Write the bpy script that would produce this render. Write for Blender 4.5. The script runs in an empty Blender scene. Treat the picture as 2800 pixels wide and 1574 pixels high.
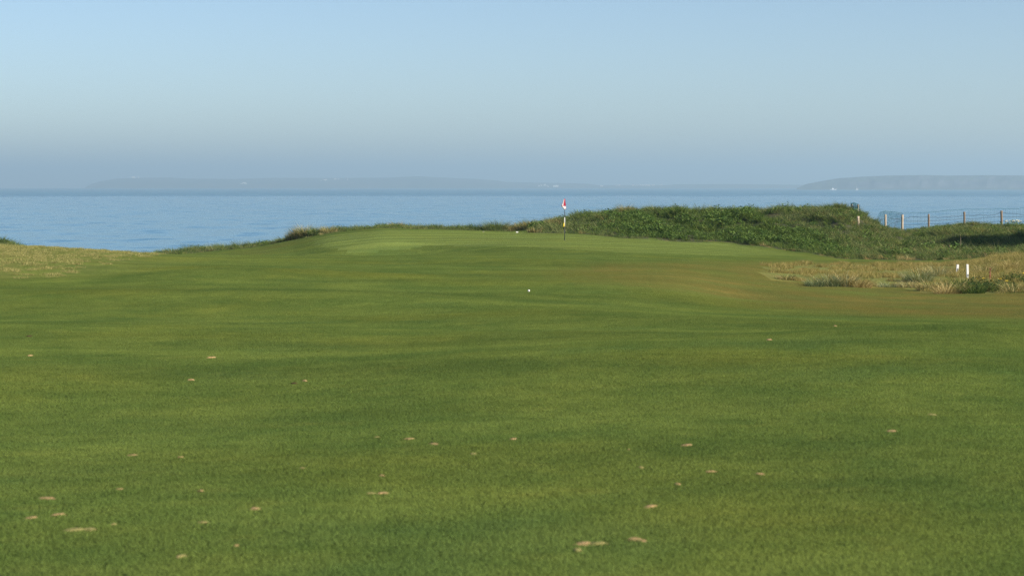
import bpy, math, random
import numpy as np
from mathutils import Vector

# ------------------------------------------------------------------ camera, sky, sun, exposure
SC = bpy.context.scene
COL = SC.collection
EYE = 25.0                      # metres above the sea
F, CX, CY, HOR = 5200.0, 1400.0, 787.0, 500.0    # focal length and eye-level row in photo pixels
R_EARTH = 7.4e6
SUN_EL, SUN_AZ = math.radians(28), math.radians(124)   # azimuth clockwise from +Y (view direction)

cam_d = bpy.data.cameras.new('camera')
cam = bpy.data.objects.new('camera', cam_d); COL.objects.link(cam)
cam_d.sensor_width = 36.0; cam_d.lens = 36.0 * F / 2800.0
cam_d.shift_y = -(CY - HOR) / 2800.0
cam_d.clip_start = 0.1; cam_d.clip_end = 90000
cam.location = (0, 0, EYE); cam.rotation_euler = (math.radians(90), 0, 0)
cam_d.dof.use_dof = True; cam_d.dof.focus_distance = 85.0; cam_d.dof.aperture_fstop = 5.0
SC.camera = cam

world = bpy.data.worlds.new('World'); SC.world = world; world.use_nodes = True
wn = world.node_tree.nodes; wl = world.node_tree.links
sky = wn.new('ShaderNodeTexSky'); sky.sky_type = 'NISHITA'; sky.sun_disc = False
sky.sun_elevation = SUN_EL; sky.sun_rotation = SUN_AZ
sky.altitude = 0; sky.air_density = 0.75; sky.dust_density = 0.7; sky.ozone_density = 3.7
wb = wn.new('ShaderNodeMix'); wb.data_type = 'RGBA'; wb.blend_type = 'MULTIPLY'; wb.inputs[0].default_value = 1.0   # white balance
wb.inputs[7].default_value = (1.06, 0.985, 0.905, 1)
wl.new(sky.outputs[0], wb.inputs[6]); wl.new(wb.outputs[2], wn['Background'].inputs[0]); wn['Background'].inputs[1].default_value = 0.093

sun_d = bpy.data.lights.new('sun', 'SUN'); sun_d.energy = 5.0; sun_d.angle = math.radians(0.5)
sun_d.color = (1.0, 0.90, 0.76)
sun = bpy.data.objects.new('sun', sun_d); COL.objects.link(sun)
TO_SUN = Vector((math.cos(SUN_EL) * math.sin(SUN_AZ), math.cos(SUN_EL) * math.cos(SUN_AZ), math.sin(SUN_EL)))
sun.rotation_euler = TO_SUN.to_track_quat('Z', 'Y').to_euler()
sun.location = (60, -40, 80)

SC.view_settings.view_transform = 'Standard'; SC.view_settings.look = 'None'
SC.view_settings.exposure = 0.75; SC.view_settings.gamma = 1.0
SC.render.engine = 'CYCLES'
SC.cycles.use_denoising = True
try:
    SC.cycles.denoiser = 'OPENIMAGEDENOISE'; SC.cycles.denoising_input_passes = 'RGB_ALBEDO_NORMAL'; SC.cycles.denoising_prefilter = 'NONE'
except Exception:
    pass
SC.cycles.max_bounces = 6; SC.cycles.volume_bounces = 0
SC.cycles.sample_clamp_indirect = 4.0

rng = np.random.default_rng(7)
rnd = random.Random(7)

# ------------------------------------------------------------------ helpers
def tag(o, label=None, cat=None, group=None, kind=None):
    if label: o['label'] = label
    if cat: o['category'] = cat
    if group: o['group'] = group
    if kind: o['kind'] = kind
    return o

def mesh_obj(name, v, f, mat, parent=None, smooth=False, link=True, tint=None):
    me = bpy.data.meshes.new(name)
    me.from_pydata([tuple(map(float, p)) for p in v], [], [tuple(map(int, q)) for q in f])
    if mat: me.materials.append(mat)
    if smooth: me.polygons.foreach_set('use_smooth', [True] * len(me.polygons))
    if tint is not None:
        a = me.attributes.new('tint', 'FLOAT', 'POINT'); a.data.foreach_set('value', np.asarray(tint, dtype=np.float32))
    me.update()
    o = bpy.data.objects.new(name, me)
    if link: COL.objects.link(o)
    if parent: o.parent = parent
    return o

def empty(name, loc):
    o = bpy.data.objects.new(name, None); COL.objects.link(o); o.location = loc
    o.empty_display_size = 0.2
    return o

def px(sx, row, Y):             # photo pixel + distance -> world point
    return np.array([(sx - CX) / F * Y, Y, EYE - (row - HOR) / F * Y])

class MB:                       # collects shapes into one mesh
    def __init__(s): s.v = []; s.f = []
    def add(s, v, f):
        n = len(s.v); s.v += [tuple(p) for p in v]; s.f += [tuple(i + n for i in q) for q in f]
    def box(s, c, d, rz=0):
        x, y, z = [k / 2 for k in d]; ca, sa = math.cos(rz), math.sin(rz)
        v = []
        for a, b, e in ((-1,-1,-1),(1,-1,-1),(1,1,-1),(-1,1,-1),(-1,-1,1),(1,-1,1),(1,1,1),(-1,1,1)):
            px_, py_ = a * x, b * y
            v.append((c[0] + px_ * ca - py_ * sa, c[1] + px_ * sa + py_ * ca, c[2] + e * z))
        s.add(v, [(0,3,2,1),(4,5,6,7),(0,1,5,4),(1,2,6,5),(2,3,7,6),(3,0,4,7)])
    def tube(s, pts, rad, n=6, cap=True):
        pts = [Vector(p) for p in pts]
        if not hasattr(rad, '__len__'): rad = [rad] * len(pts)
        v = []; f = []
        for i, p in enumerate(pts):
            d = (pts[min(i + 1, len(pts) - 1)] - pts[max(i - 1, 0)]).normalized()
            a = d.cross(Vector((0, 0, 1)) if abs(d.z) < .9 else Vector((1, 0, 0))).normalized(); b = d.cross(a)
            for k in range(n):
                t = 2 * math.pi * k / n
                v.append(p + (a * math.cos(t) + b * math.sin(t)) * rad[i])
        for i in range(len(pts) - 1):
            for k in range(n):
                f.append((i*n+k, i*n+(k+1) % n, (i+1)*n+(k+1) % n, (i+1)*n+k))
        if cap:
            f.append(tuple(range(n))[::-1]); f.append(tuple(range((len(pts)-1)*n, len(pts)*n)))
        s.add(v, f)
    def obj(s, name, mat, parent=None, smooth=False): return mesh_obj(name, s.v, s.f, mat, parent, smooth)

# --- node helpers
class NT:
    def __init__(s, tree): s.t = tree
    def n(s, typ, inp=None, **kw):
        nd = s.t.nodes.new(typ)
        for k, v in kw.items(): setattr(nd, k, v)
        for k, v in (inp or {}).items():
            if isinstance(v, bpy.types.NodeSocket): s.t.links.new(v, nd.inputs[k])
            else: nd.inputs[k].default_value = v
        return nd
    def math(s, op, a, b=0.0, clamp=False):
        return s.n('ShaderNodeMath', {0: a, 1: b}, operation=op, use_clamp=clamp).outputs[0]
    def mix(s, fac, a, b, blend='MIX'):
        m = s.n('ShaderNodeMix', data_type='RGBA', blend_type=blend, clamp_factor=True)
        for i, v in ((0, fac), (6, a), (7, b)):
            if isinstance(v, bpy.types.NodeSocket): s.t.links.new(v, m.inputs[i])
            else: m.inputs[i].default_value = (*v, 1) if hasattr(v, '__len__') and len(v) == 3 else v
        return m.outputs[2]
    def ramp(s, fac, lo, hi, a=0.0, b=1.0):
        return s.n('ShaderNodeMapRange', {0: fac, 1: lo, 2: hi, 3: a, 4: b}, interpolation_type='SMOOTHSTEP').outputs[0]
    def noise(s, vec, scale, detail=3.0, rough=0.55, off=None):
        if off is not None or True:
            vec = s.n('ShaderNodeMapping', {0: vec, 1: off or (0, 0, 0)}).outputs[0]
        return s.n('ShaderNodeTexNoise', {'Vector': vec, 'Scale': scale, 'Detail': detail, 'Roughness': rough}).outputs[0]

def new_mat(name):
    m = bpy.data.materials.new(name); m.use_nodes = True
    t = NT(m.node_tree); b = m.node_tree.nodes['Principled BSDF']
    return m, t, b

def simple_mat(name, col, rough=0.6, var=0.25, scale=20.0, spec=0.3):
    m, t, b = new_mat(name)
    p = t.n('ShaderNodeTexCoord').outputs['Object']
    n = t.noise(p, scale)
    c = t.mix(n, [k * (1 - var) for k in col], [min(1, k * (1 + var)) for k in col])
    m.node_tree.links.new(c, b.inputs['Base Color'])
    b.inputs['Roughness'].default_value = rough; b.inputs['Specular IOR Level'].default_value = spec
    return m

# ------------------------------------------------------------------ turf colour, shared by soil sheet and blades
tg = bpy.data.node_groups.new('TurfColour', 'ShaderNodeTree')
tg.interface.new_socket('Zone', in_out='INPUT', socket_type='NodeSocketColor')
tg.interface.new_socket('Colour', in_out='OUTPUT', socket_type='NodeSocketColor')
T = NT(tg)
gi = T.n('NodeGroupInput'); go = T.n('NodeGroupOutput')
pos = T.n('ShaderNodeNewGeometry').outputs['Position']
flat = T.n('ShaderNodeVectorMath', {0: pos, 1: (1, 1, 0)}, operation='MULTIPLY').outputs[0]
zs = T.n('ShaderNodeSeparateColor', {0: gi.outputs[0]})
brown, grn, dry = zs.outputs[0], zs.outputs[1], zs.outputs[2]
n1 = T.noise(flat, 0.16, 4, 0.6)
n2 = T.noise(flat, 0.55, 4, 0.65, (31, 7, 0))
n3 = T.noise(flat, 3.2, 3, 0.6, (11, 3, 0))
n4 = T.noise(flat, 0.33, 3, 0.6, (5, 77, 0))
n5 = T.noise(flat, 26.0, 2, 0.6, (5, 7, 0))
base = T.mix(T.ramp(n2, .32, .70), (0.102, 0.161, 0.037), (0.177, 0.231, 0.051))
base = T.mix(T.math('MULTIPLY', T.ramp(n1, .46, .70), 0.42), base, (0.235, 0.244, 0.040))
base = T.mix(T.math('MULTIPLY', T.ramp(n4, .52, .72), 0.32), base, (0.081, 0.161, 0.052))
n6 = T.noise(flat, 1.3, 3, 0.6, (91, 13, 0))
base = T.mix(T.math('MULTIPLY', T.ramp(n6, .56, .76), 0.28), base, (0.261, 0.271, 0.061))
base = T.mix(T.math('MULTIPLY', T.ramp(n3, .35, .75), 0.35), base, (0.079, 0.132, 0.025))
# mown stripes of the putting green run slanting across the slope
uv = T.n('ShaderNodeMapping', {0: flat, 2: (0, 0, math.radians(-13))}).outputs[0]
sy = T.n('ShaderNodeSeparateXYZ', {0: uv}).outputs[1]
sy = T.math('ADD', sy, T.math('MULTIPLY', n2, 1.6))
st = T.math('SINE', T.math('MULTIPLY', sy, 2 * math.pi / 2.9))
st = T.ramp(st, -1.0, 1.0, 0.2, 0.8)
gcol = T.mix(st, (0.131, 0.184, 0.042), (0.268, 0.330, 0.081))
gcol = T.mix(T.math('MULTIPLY', T.ramp(n2, .45, .75), .5), gcol, (0.170, 0.205, 0.036))
base = T.mix(T.math('MULTIPLY', grn, 0.62), base, gcol)
bcol = T.mix(T.ramp(n3, .3, .7), (0.200, 0.185, 0.050), (0.262, 0.202, 0.055))
bcol = T.mix(T.math('MULTIPLY', T.ramp(n2, .38, .66), .75), bcol, (0.130, 0.165, 0.045))
base = T.mix(T.math('MULTIPLY', brown, T.ramp(n4, .30, .62, 0.45, 0.9)), base, bcol)
dcol = T.mix(T.ramp(n6, .35, .65), (0.205, 0.225, 0.065), (0.275, 0.262, 0.090))
dcol = T.mix(T.math('MULTIPLY', T.ramp(n3, .45, .7), .55), dcol, (0.182, 0.217, 0.049))
base = T.mix(T.math('MULTIPLY', dry, T.ramp(n4, .28, .6, 0.45, 0.95)), base, dcol)
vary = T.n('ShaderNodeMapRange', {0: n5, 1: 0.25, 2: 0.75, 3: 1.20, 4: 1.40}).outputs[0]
wide = T.n('ShaderNodeMapping', {0: flat, 3: (0.28, 1.0, 1.0), 2: (0, 0, 0.12)}).outputs[0]     # long bands of sward variation, also painting in the shading of soft rolls
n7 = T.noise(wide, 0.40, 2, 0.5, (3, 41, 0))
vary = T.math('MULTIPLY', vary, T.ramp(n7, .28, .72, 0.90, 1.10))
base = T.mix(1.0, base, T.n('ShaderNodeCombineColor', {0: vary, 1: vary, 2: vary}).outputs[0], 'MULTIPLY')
tg.links.new(base, go.inputs[0])

def leaf_shader(m, t, b, col, trans=0.3, rough=0.7, spec=0.08):
    lk = m.node_tree.links
    lk.new(col, b.inputs['Base Color']); b.inputs['Roughness'].default_value = rough
    b.inputs['Specular IOR Level'].default_value = spec
    tr = t.n('ShaderNodeBsdfTranslucent', {0: t.mix(1.0, col, (1.0, 1.05, 0.6), 'MULTIPLY')})
    ms = t.n('ShaderNodeMixShader', {0: trans, 1: b.outputs[0], 2: tr.outputs[0]})
    lk.new(ms.outputs[0], m.node_tree.nodes['Material Output'].inputs[0])

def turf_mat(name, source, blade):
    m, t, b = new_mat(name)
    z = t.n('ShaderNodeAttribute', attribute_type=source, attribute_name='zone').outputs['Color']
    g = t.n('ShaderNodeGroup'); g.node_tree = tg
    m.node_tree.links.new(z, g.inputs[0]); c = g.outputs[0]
    if blade:
        ti = t.n('ShaderNodeAttribute', attribute_name='tint').outputs['Fac']
        k = t.n('ShaderNodeMapRange', {0: ti, 1: 0, 2: 1, 3: 0.86, 4: 1.16}).outputs[0]
        c = t.mix(1.0, c, t.n('ShaderNodeCombineColor', {0: k, 1: k, 2: k}).outputs[0], 'MULTIPLY')
        leaf_shader(m, t, b, c, 0.2)
        up = t.n('ShaderNodeVectorTransform', {0: (0, 0, 1)}, vector_type='NORMAL', convert_from='OBJECT', convert_to='WORLD').outputs[0]
        gn = t.n('ShaderNodeVectorMath', {0: t.n('ShaderNodeNewGeometry').outputs['Normal'], 1: (.28, .28, .28)}, operation='MULTIPLY').outputs[0]
        nn = t.n('ShaderNodeVectorMath', {0: t.n('ShaderNodeVectorMath', {0: up, 1: gn}, operation='ADD').outputs[0]}, operation='NORMALIZE').outputs[0]
        m.node_tree.links.new(nn, b.inputs['Normal'])
    else:
        al = t.n('ShaderNodeAttribute', attribute_type=source, attribute_name='zone').outputs['Alpha']
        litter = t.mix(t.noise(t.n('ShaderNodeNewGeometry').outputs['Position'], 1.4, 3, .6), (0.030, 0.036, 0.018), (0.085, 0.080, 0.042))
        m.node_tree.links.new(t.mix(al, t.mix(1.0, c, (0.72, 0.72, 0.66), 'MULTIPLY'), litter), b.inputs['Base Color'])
        b.inputs['Roughness'].default_value = 0.9; b.inputs['Specular IOR Level'].default_value = 0.1
        p = t.n('ShaderNodeNewGeometry').outputs['Position']
        h = t.noise(p, 45.0, 3, 0.7)
        bm = t.n('ShaderNodeBump', {'Strength': 0.6, 'Distance': 0.03, 'Height': h})
        m.node_tree.links.new(bm.outputs[0], b.inputs['Normal'])
    return m

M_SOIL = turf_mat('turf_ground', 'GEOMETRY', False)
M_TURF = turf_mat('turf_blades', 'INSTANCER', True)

def plant_mat(name, c0, c1, c2, trans=0.25, by='INSTANCER'):
    """plant colour: young/old mix by clump, dry tips by blade tint"""
    m, t, b = new_mat(name)
    p = t.n('ShaderNodeNewGeometry').outputs['Position']
    n = t.noise(p, 0.7, 3, 0.6)
    r = t.n('ShaderNodeObjectInfo').outputs['Random']
    ti = t.n('ShaderNodeAttribute', attribute_name='tint').outputs['Fac']
    c = t.mix(t.ramp(t.math('ADD', t.math('MULTIPLY', n, .7), t.math('MULTIPLY', r, .4)), .3, .8), c0, c1)
    c = t.mix(t.ramp(ti, .62, .95), c, c2)
    k = t.n('ShaderNodeMapRange', {0: ti, 1: 0, 2: 1, 3: 0.75, 4: 1.3}).outputs[0]
    c = t.mix(1.0, c, t.n('ShaderNodeCombineColor', {0: k, 1: k, 2: k}).outputs[0], 'MULTIPLY')
    leaf_shader(m, t, b, c, trans)
    return m

M_MARRAM = plant_mat('marram_leaf', (0.065, 0.100, 0.032), (0.130, 0.165, 0.055), (0.26, 0.26, 0.11))
M_LUSH = plant_mat('lush_grass_leaf', (0.036, 0.080, 0.016), (0.095, 0.155, 0.028), (0.20, 0.24, 0.06))
M_WEED = plant_mat('weed_leaf', (0.055, 0.115, 0.021), (0.115, 0.180, 0.036), (0.15, 0.21, 0.055))
M_DRY = plant_mat('dry_grass_leaf', (0.30, 0.225, 0.085), (0.40, 0.31, 0.13), (0.50, 0.41, 0.20))
M_STRAW = plant_mat('rough_grass_leaf', (0.190, 0.180, 0.045), (0.260, 0.210, 0.065), (0.40, 0.32, 0.14))
M_GOLD = plant_mat('golden_grass_leaf', (0.165, 0.185, 0.050), (0.250, 0.240, 0.080), (0.42, 0.36, 0.16))
M_BLUE = plant_mat('blue_marram_leaf', (0.120, 0.165, 0.090), (0.19, 0.23, 0.13), (0.38, 0.36, 0.20))
M_DARK = plant_mat('dark_weed_leaf', (0.028, 0.058, 0.018), (0.060, 0.095, 0.028), (0.11, 0.14, 0.04))

# ------------------------------------------------------------------ terrain heights, from photo rows at known distances
FAIR = [(7.5, 1574), (10, 1363), (14, 1169), (18, 980), (23, 920), (26, 886), (31, 862), (37, 795), (43, 752)]
RIGHT = [(7.5, 1574), (10, 1363), (14, 1165), (18, 982), (22, 938), (26, 908), (33, 862), (40, 828)]
PROF = {
 -1400: FAIR[:-1] + [(44, 760), (52, 690), (60, 640), (66, 600), (76, 610), (110, 630), (130, 640)],
 -300: FAIR[:-1] + [(44, 762), (52, 705), (60, 664), (66, 648), (74, 655), (104, 650), (118, 640), (132, 650)],
 0: FAIR[:-1] + [(44, 766), (52, 716), (60, 681), (66, 672), (74, 680), (108, 674), (118, 668), (132, 676)],
 160: FAIR[:-1] + [(44, 768), (52, 722), (60, 688), (66, 676), (74, 688), (110, 700), (132, 716)],
 300: FAIR[:-1] + [(44, 768), (52, 732), (60, 700), (67, 685.5), (74, 696), (110, 714), (132, 730)],
 420: FAIR + [(50, 742), (60, 709), (68, 693), (74, 700), (100, 706), (116, 701), (124, 700), (132, 712)],
 600: FAIR + [(50, 738), (60, 713), (68, 698), (72, 696), (79, 704), (95, 703), (110, 692), (119, 684), (124, 684), (132, 700)],
 700: FAIR + [(50, 737), (60, 713), (68, 699), (72, 697), (79, 705), (95, 698), (110, 684), (118, 676), (124, 676), (132, 690)],
 800: FAIR + [(50, 737), (60, 713), (68, 700), (72, 698), (80, 706), (92, 697), (102, 680), (110, 665), (118, 656), (123, 656), (132, 672)],
 900: FAIR + [(50, 737), (60, 713), (68, 700), (72, 698), (80, 703), (90, 688), (100, 662), (109, 643), (116, 636), (122, 637), (132, 655)],
 1040: FAIR + [(50, 737), (60, 713), (68, 700), (72, 698), (78, 703), (86, 692), (94, 666), (103, 640), (110, 627), (116, 623), (123, 626), (132, 640)],
 1250: FAIR + [(50, 737), (60, 712), (68, 698), (73, 694), (79, 692), (87, 679), (95, 660), (104, 641), (112, 631), (118, 629), (124, 629), (132, 642)],
 1400: FAIR + [(50, 737), (60, 711), (70, 696), (78, 690), (87, 675), (96, 660), (104, 645), (111, 639), (117, 634), (124, 632), (132, 640)],
 1540: FAIR + [(50, 739), (60, 713), (70, 699), (80, 688), (90, 670), (98, 657), (104, 645), (109, 638.5), (113, 637), (117, 622), (121, 608), (125, 604), (132, 612)],
 1700: FAIR + [(50, 741), (60, 717), (70, 703), (80, 691), (90, 674), (98, 662), (104, 655), (107.5, 652), (112, 636), (116, 612), (120, 588), (124, 580), (132, 590)],
 1850: FAIR + [(50, 745), (60, 722), (70, 708), (80, 695), (90, 680), (98, 668), (104, 662), (107.5, 661), (112, 638), (116, 610), (120, 588), (124, 582), (132, 592)],
 2000: RIGHT + [(50, 762), (60, 731), (70, 716), (80, 702), (90, 688), (98, 678), (104, 673), (107.5, 670), (112, 640), (116, 610), (120, 590), (124, 583), (132, 592)],
 2150: RIGHT + [(45, 802), (50, 782), (60, 742), (70, 720), (80, 708), (90, 696), (98, 689), (102, 686), (107, 664), (112, 634), (116, 609), (120, 590), (124, 584), (132, 592)],
 2300: RIGHT + [(45, 806), (50, 786), (60, 748), (70, 726), (80, 716), (88, 712), (92, 710), (98, 695), (104, 670), (110, 634), (115, 600), (120, 578), (124, 573), (132, 582)],
 2345: RIGHT + [(45, 806), (50, 788), (60, 748), (70, 726), (80, 716), (88, 712), (92, 710), (98, 698), (104, 676), (110, 642), (115, 610), (120, 588), (124, 583), (132, 594)],
 2390: RIGHT + [(45, 808), (50, 790), (60, 748), (70, 726), (80, 716), (88, 713), (92, 711), (98, 701), (104, 686), (110, 662), (115, 638), (120, 622), (125, 617), (132, 624)],
 2470: RIGHT + [(45, 812), (50, 794), (60, 750), (70, 727), (80, 717), (88, 713.5), (92, 712), (98, 703), (104, 690), (110, 671), (116, 652), (122, 639), (126, 636), (132, 642)],
 2560: RIGHT + [(45, 815), (50, 797), (60, 752), (70, 727), (80, 717), (88, 713.5), (92, 712), (98, 704), (104, 692), (110, 668), (116, 645), (122, 629), (126, 626), (132, 632)],
 2650: RIGHT + [(45, 815), (50, 797), (60, 752), (70, 724), (80, 712), (88, 708), (92, 706), (98, 697), (104, 681), (110, 656), (116, 630), (122, 616), (126, 612), (132, 618)],
 2740: RIGHT + [(45, 815), (50, 796), (60, 745), (70, 714), (80, 703), (88, 700), (92, 698), (98, 691), (104, 678), (110, 656), (116, 637), (122, 625), (126, 622), (132, 630)],
 2800: RIGHT + [(45, 814), (50, 795), (60, 740), (70, 707), (80, 696), (88, 694), (92, 692), (98, 686), (104, 674), (110, 654), (116, 634), (122, 620), (126, 616), (132, 626)],
 3200: RIGHT + [(45, 812), (50, 792), (60, 720), (70, 690), (80, 675), (92, 665), (104, 650), (116, 615), (126, 600), (132, 620)],
}
GY = np.arange(3.0, 176.0, 0.5)
PS = np.array(sorted(PROF)); SGRID = np.linspace((PS[0] - CX) / F, (PS[-1] - CX) / F, 1400)
ztab = []
for k in PS:
    a = np.array(PROF[int(k)], float)
    ya = np.concatenate([[0.0, 4.0], a[:, 0], [140, 152, 168, 180]])
    za = -(a[:, 1] - HOR) / F * a[:, 0]
    za = np.concatenate([[-1.58, -1.62], za, [za[-1] - 1.2, za[-1] - 8, -27.5, -28]])
    ztab.append(np.interp(GY, ya, za))
ztab = np.array(ztab)                                     # columns x depth
def gsm(a, sig, axis):
    r = int(3 * sig) + 1; k = np.exp(-0.5 * (np.arange(-r, r + 1) / sig) ** 2); k /= k.sum()
    pad = [(0, 0), (0, 0)]; pad[axis] = (r, r); b = np.pad(a, pad, mode='edge')
    return np.apply_along_axis(lambda q: np.convolve(q, k, 'valid'), axis, b)
ztab = gsm(ztab, 2.2, 1)                                  # about a metre
zfine = np.array([np.interp(SGRID, (PS - CX) / F, ztab[:, j]) for j in range(len(GY))])   # depth x s
ds_px = (SGRID[1] - SGRID[0]) * F
zwide = gsm(zfine, 230 / ds_px, 1); zsoft = gsm(zfine, 70 / ds_px, 1); zfine = gsm(zfine, 16 / ds_px, 1)
_k = np.clip((GY - 55) / 25.0, 0, 1)[:, None]; zfine = zsoft * (1 - _k) + zfine * _k
_k = np.clip((GY - 32) / 18.0, 0, 1)[:, None]; zfine = zwide * (1 - _k) + zfine * _k

def smooth(x, a, b):
    t = np.clip((x - a) / (b - a), 0, 1); return t * t * (3 - 2 * t)
_w = [(rng.uniform(-1, 1), rng.uniform(-1, 1), rng.uniform(0, 6.28)) for _ in range(10)]
def wav(X, Y, L):               # cheap smooth undulation
    s = 0
    for i, (a, b, p) in enumerate(_w):
        s = s + np.sin((a * X + b * Y) * 6.28 / L * (0.7 + .07 * i) + p)
    return s / 4.0
def zrel(X, Y):
    X = np.asarray(X, float); Y = np.asarray(Y, float)
    Yc = np.clip(Y, GY[0], GY[-1] - 1e-3)
    s = np.clip(X / np.maximum(Yc, 3.0), SGRID[0], SGRID[-1] - 1e-9)
    fi = (Yc - GY[0]) / 0.5; i = np.floor(fi).astype(int); i = np.clip(i, 0, len(GY) - 2); u = fi - i
    fj = (s - SGRID[0]) / (SGRID[1] - SGRID[0]); j = np.clip(np.floor(fj).astype(int), 0, len(SGRID) - 2); w = fj - j
    z = (zfine[i, j] * (1 - u) + zfine[i + 1, j] * u) * (1 - w) + (zfine[i, j + 1] * (1 - u) + zfine[i + 1, j + 1] * u) * w
    near = 1 - smooth(Y, 45, 62)
    z = z + 0.095 * wav(X, Y, 13.0) * near + 0.014 * wav(Y, -X, 4.5) * near
    z = z + 0.045 * np.sin(6.2832 * (Y + .35 * X + 1.5 * np.sin(X * .35)) / 9.5) * smooth(Y, 20, 26) * (1 - smooth(Y, 58, 68))
    # swell on the right of the fairway, its crest rising to the right
    z = z + 0.17 * np.exp(-((Y - 21.5 - 0.25 * (X - 4)) / 2.2) ** 2) * smooth(X, 1.5, 5.5)
    # lip of the hollow in front of the green
    z = z + 0.22 * np.exp(-((X + 6.3) / 2.6) ** 2 - ((Y - 91.5) / 2.0) ** 2) - 0.30 * np.exp(-((X + 5.2) / 3.2) ** 2 - ((Y - 87.0) / 2.4) ** 2)
    # big dune just right of the view
    z = z + 6.6 * smooth(X, 28.5, 36.5) * (1 - smooth(X, 44, 60)) * smooth(Y, 76, 92) * (1 - smooth(Y, 101, 113))
    z = z - 0.22 * np.exp(-((Y - 80.5) / 4.0) ** 2) * smooth(X, -16, -11) * (1 - smooth(X, -4, 2))
    d = smooth(Y, 104, 114) * (1 - smooth(Y, 130, 140))
    z = z + (0.16 * wav(X, Y, 3.6) + 0.10 * wav(Y, X, 2.0)) * d * smooth(X, 3, 8) * (1 - .6 * smooth(X, 23, 25))
    edge = np.maximum(smooth(np.abs(X), 260, 300), smooth(-Y, 260, 300))
    return z * (1 - edge) - 28.0 * edge
def gz(x, y): return float(zrel(x, y)) + EYE
def ground(sx, Y):
    x = (sx - CX) / F * Y; return Vector((x, Y, gz(x, Y)))
def hit(sx, row, y0=6.0, y1=150.0):   # first ground point seen at a photo pixel
    Y = np.arange(y0, y1, 0.05); X = (sx - CX) / F * Y
    r = HOR - zrel(X, Y) / Y * F
    k = np.argmax(r <= row)
    return Vector((X[k], Y[k], EYE + float(zrel(X[k], Y[k]))))

# --- zones
def inpoly(sx, row, poly):
    c = np.zeros(sx.shape, bool); n = len(poly)
    for i in range(n):
        x0, y0 = poly[i]; x1, y1 = poly[(i + 1) % n]
        if y0 == y1: continue
        c ^= ((y0 > row) != (y1 > row)) & (sx < (x1 - x0) * (row - y0) / (y1 - y0) + x0)
    return c
P_TALL = [(2090, 752), (2100, 722), (2250, 722), (2500, 724), (2660, 716), (2720, 700), (3400, 680), (3400, 800), (2790, 801),
          (2610, 804), (2530, 800), (2457, 787), (2366, 786), (2215, 784), (2190, 772), (2120, 766)]
P_BROWN = [(1560, 742), (1640, 727), (1800, 720), (2000, 717), (2660, 715), (3400, 690), (3400, 905), (2800, 872), (2700, 868),
           (2500, 862), (2300, 855), (2150, 838), (2020, 815), (1900, 800), (1750, 785), (1620, 765)]
P_DRYL = [(-1500, 560), (0, 655), (170, 660), (290, 672), (350, 688), (280, 704), (190, 726), (100, 748), (10, 762), (-1500, 790)]
P_GREEN = [(860, 650), (960, 636), (1060, 629), (1300, 631), (1540, 637), (1740, 654), (2000, 668), (2220, 700), (2000, 700), (1700, 690),
           (1400, 672), (1180, 672), (1000, 690), (880, 672)]
DUNE_X = [-1400, 420, 600, 700, 790, 820, 880, 960, 1060, 1150, 1250, 1400, 1445, 1470, 1549, 1640, 1701, 1753, 1888, 2000, 2124, 2217, 2280, 2404, 2559, 2668, 2720, 2800, 3400]
DUNE_Y = [113, 114, 117.5, 118.5, 118, 116.5, 115, 114.5, 116, 117, 118, 119, 119, 112.5, 110, 108.5, 107.5, 107.5, 107.5, 107.5, 103, 97.5, 92.5, 92, 91.5, 90.5, 88, 84, 80]
def zones(X, Y):
    X = np.asarray(X, float); Y = np.asarray(Y, float)
    Ys = np.maximum(Y, 3.0)
    z = zrel(X, Y)
    jx = 12 * wav(X, Y, 2.0) + 8 * wav(X, Y, .8); jr = 2.2 * wav(Y, X, 1.6)
    sx = CX + X / Ys * F; row = HOR - z / Ys * F
    yd = np.interp(sx, DUNE_X, DUNE_Y)
    dune = Y > yd + 0.5 * wav(X, Y, 1.7)
    tall = inpoly(sx + jx * .5, row + jr * .5, P_TALL) & (Y > 40) & (Y < 100) & ~dune
    brown = inpoly(sx + jx, row + jr, P_BROWN) & (Y > 30) & (Y < 100)
    dry = inpoly(sx + jx * 1.5, row + jr * 2, P_DRYL) & (Y > 40) & (Y < 112)
    brown = brown | (inpoly(sx + jx * .3, row + jr * .4, [(640, 698), (700, 687), (770, 664), (800, 656), (792, 665), (730, 686), (690, 698)]) & (Y > 88) & (Y < 119))
    green = inpoly(sx, row, P_GREEN) & (Y > 80) & (Y < 116)
    return dict(sx=sx, row=row, dune=dune, tall=tall, brown=brown, dry=dry, green=green, yd=yd, z=z)

# --- the ground sheet
xs = np.concatenate([np.arange(-300, -60, 12), np.arange(-60, -36, 1.5), np.arange(-36, 42, 0.3), np.arange(42, 62, 1.5), np.arange(62, 301, 12)])
ys = np.concatenate([np.arange(-300, -10, 12), np.arange(-10, 4, 1.0), np.arange(4, 142, 0.3), np.arange(142, 180, 1.0)])
XX, YY = np.meshgrid(xs, ys)
ZZ = zrel(XX, YY) + EYE
zn = zones(XX, YY)
nx, ny = len(xs), len(ys)
gme = bpy.data.meshes.new('ground')
gv = np.stack([XX, YY, ZZ], -1).reshape(-1, 3)
ii = np.arange(ny - 1)[:, None] * nx + np.arange(nx - 1)[None, :]
gf = np.stack([ii, ii + 1, ii + nx + 1, ii + nx], -1).reshape(-1, 4)
gme.vertices.add(len(gv)); gme.vertices.foreach_set('co', gv.astype(np.float32).ravel())
gme.loops.add(gf.size); gme.loops.foreach_set('vertex_index', gf.astype(np.int32).ravel())
gme.polygons.add(len(gf)); gme.polygons.foreach_set('loop_start', np.arange(0, gf.size, 4, dtype=np.int32))
gme.polygons.foreach_set('use_smooth', np.ones(len(gf), bool))
gme.update(calc_edges=True); gme.validate()
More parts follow.
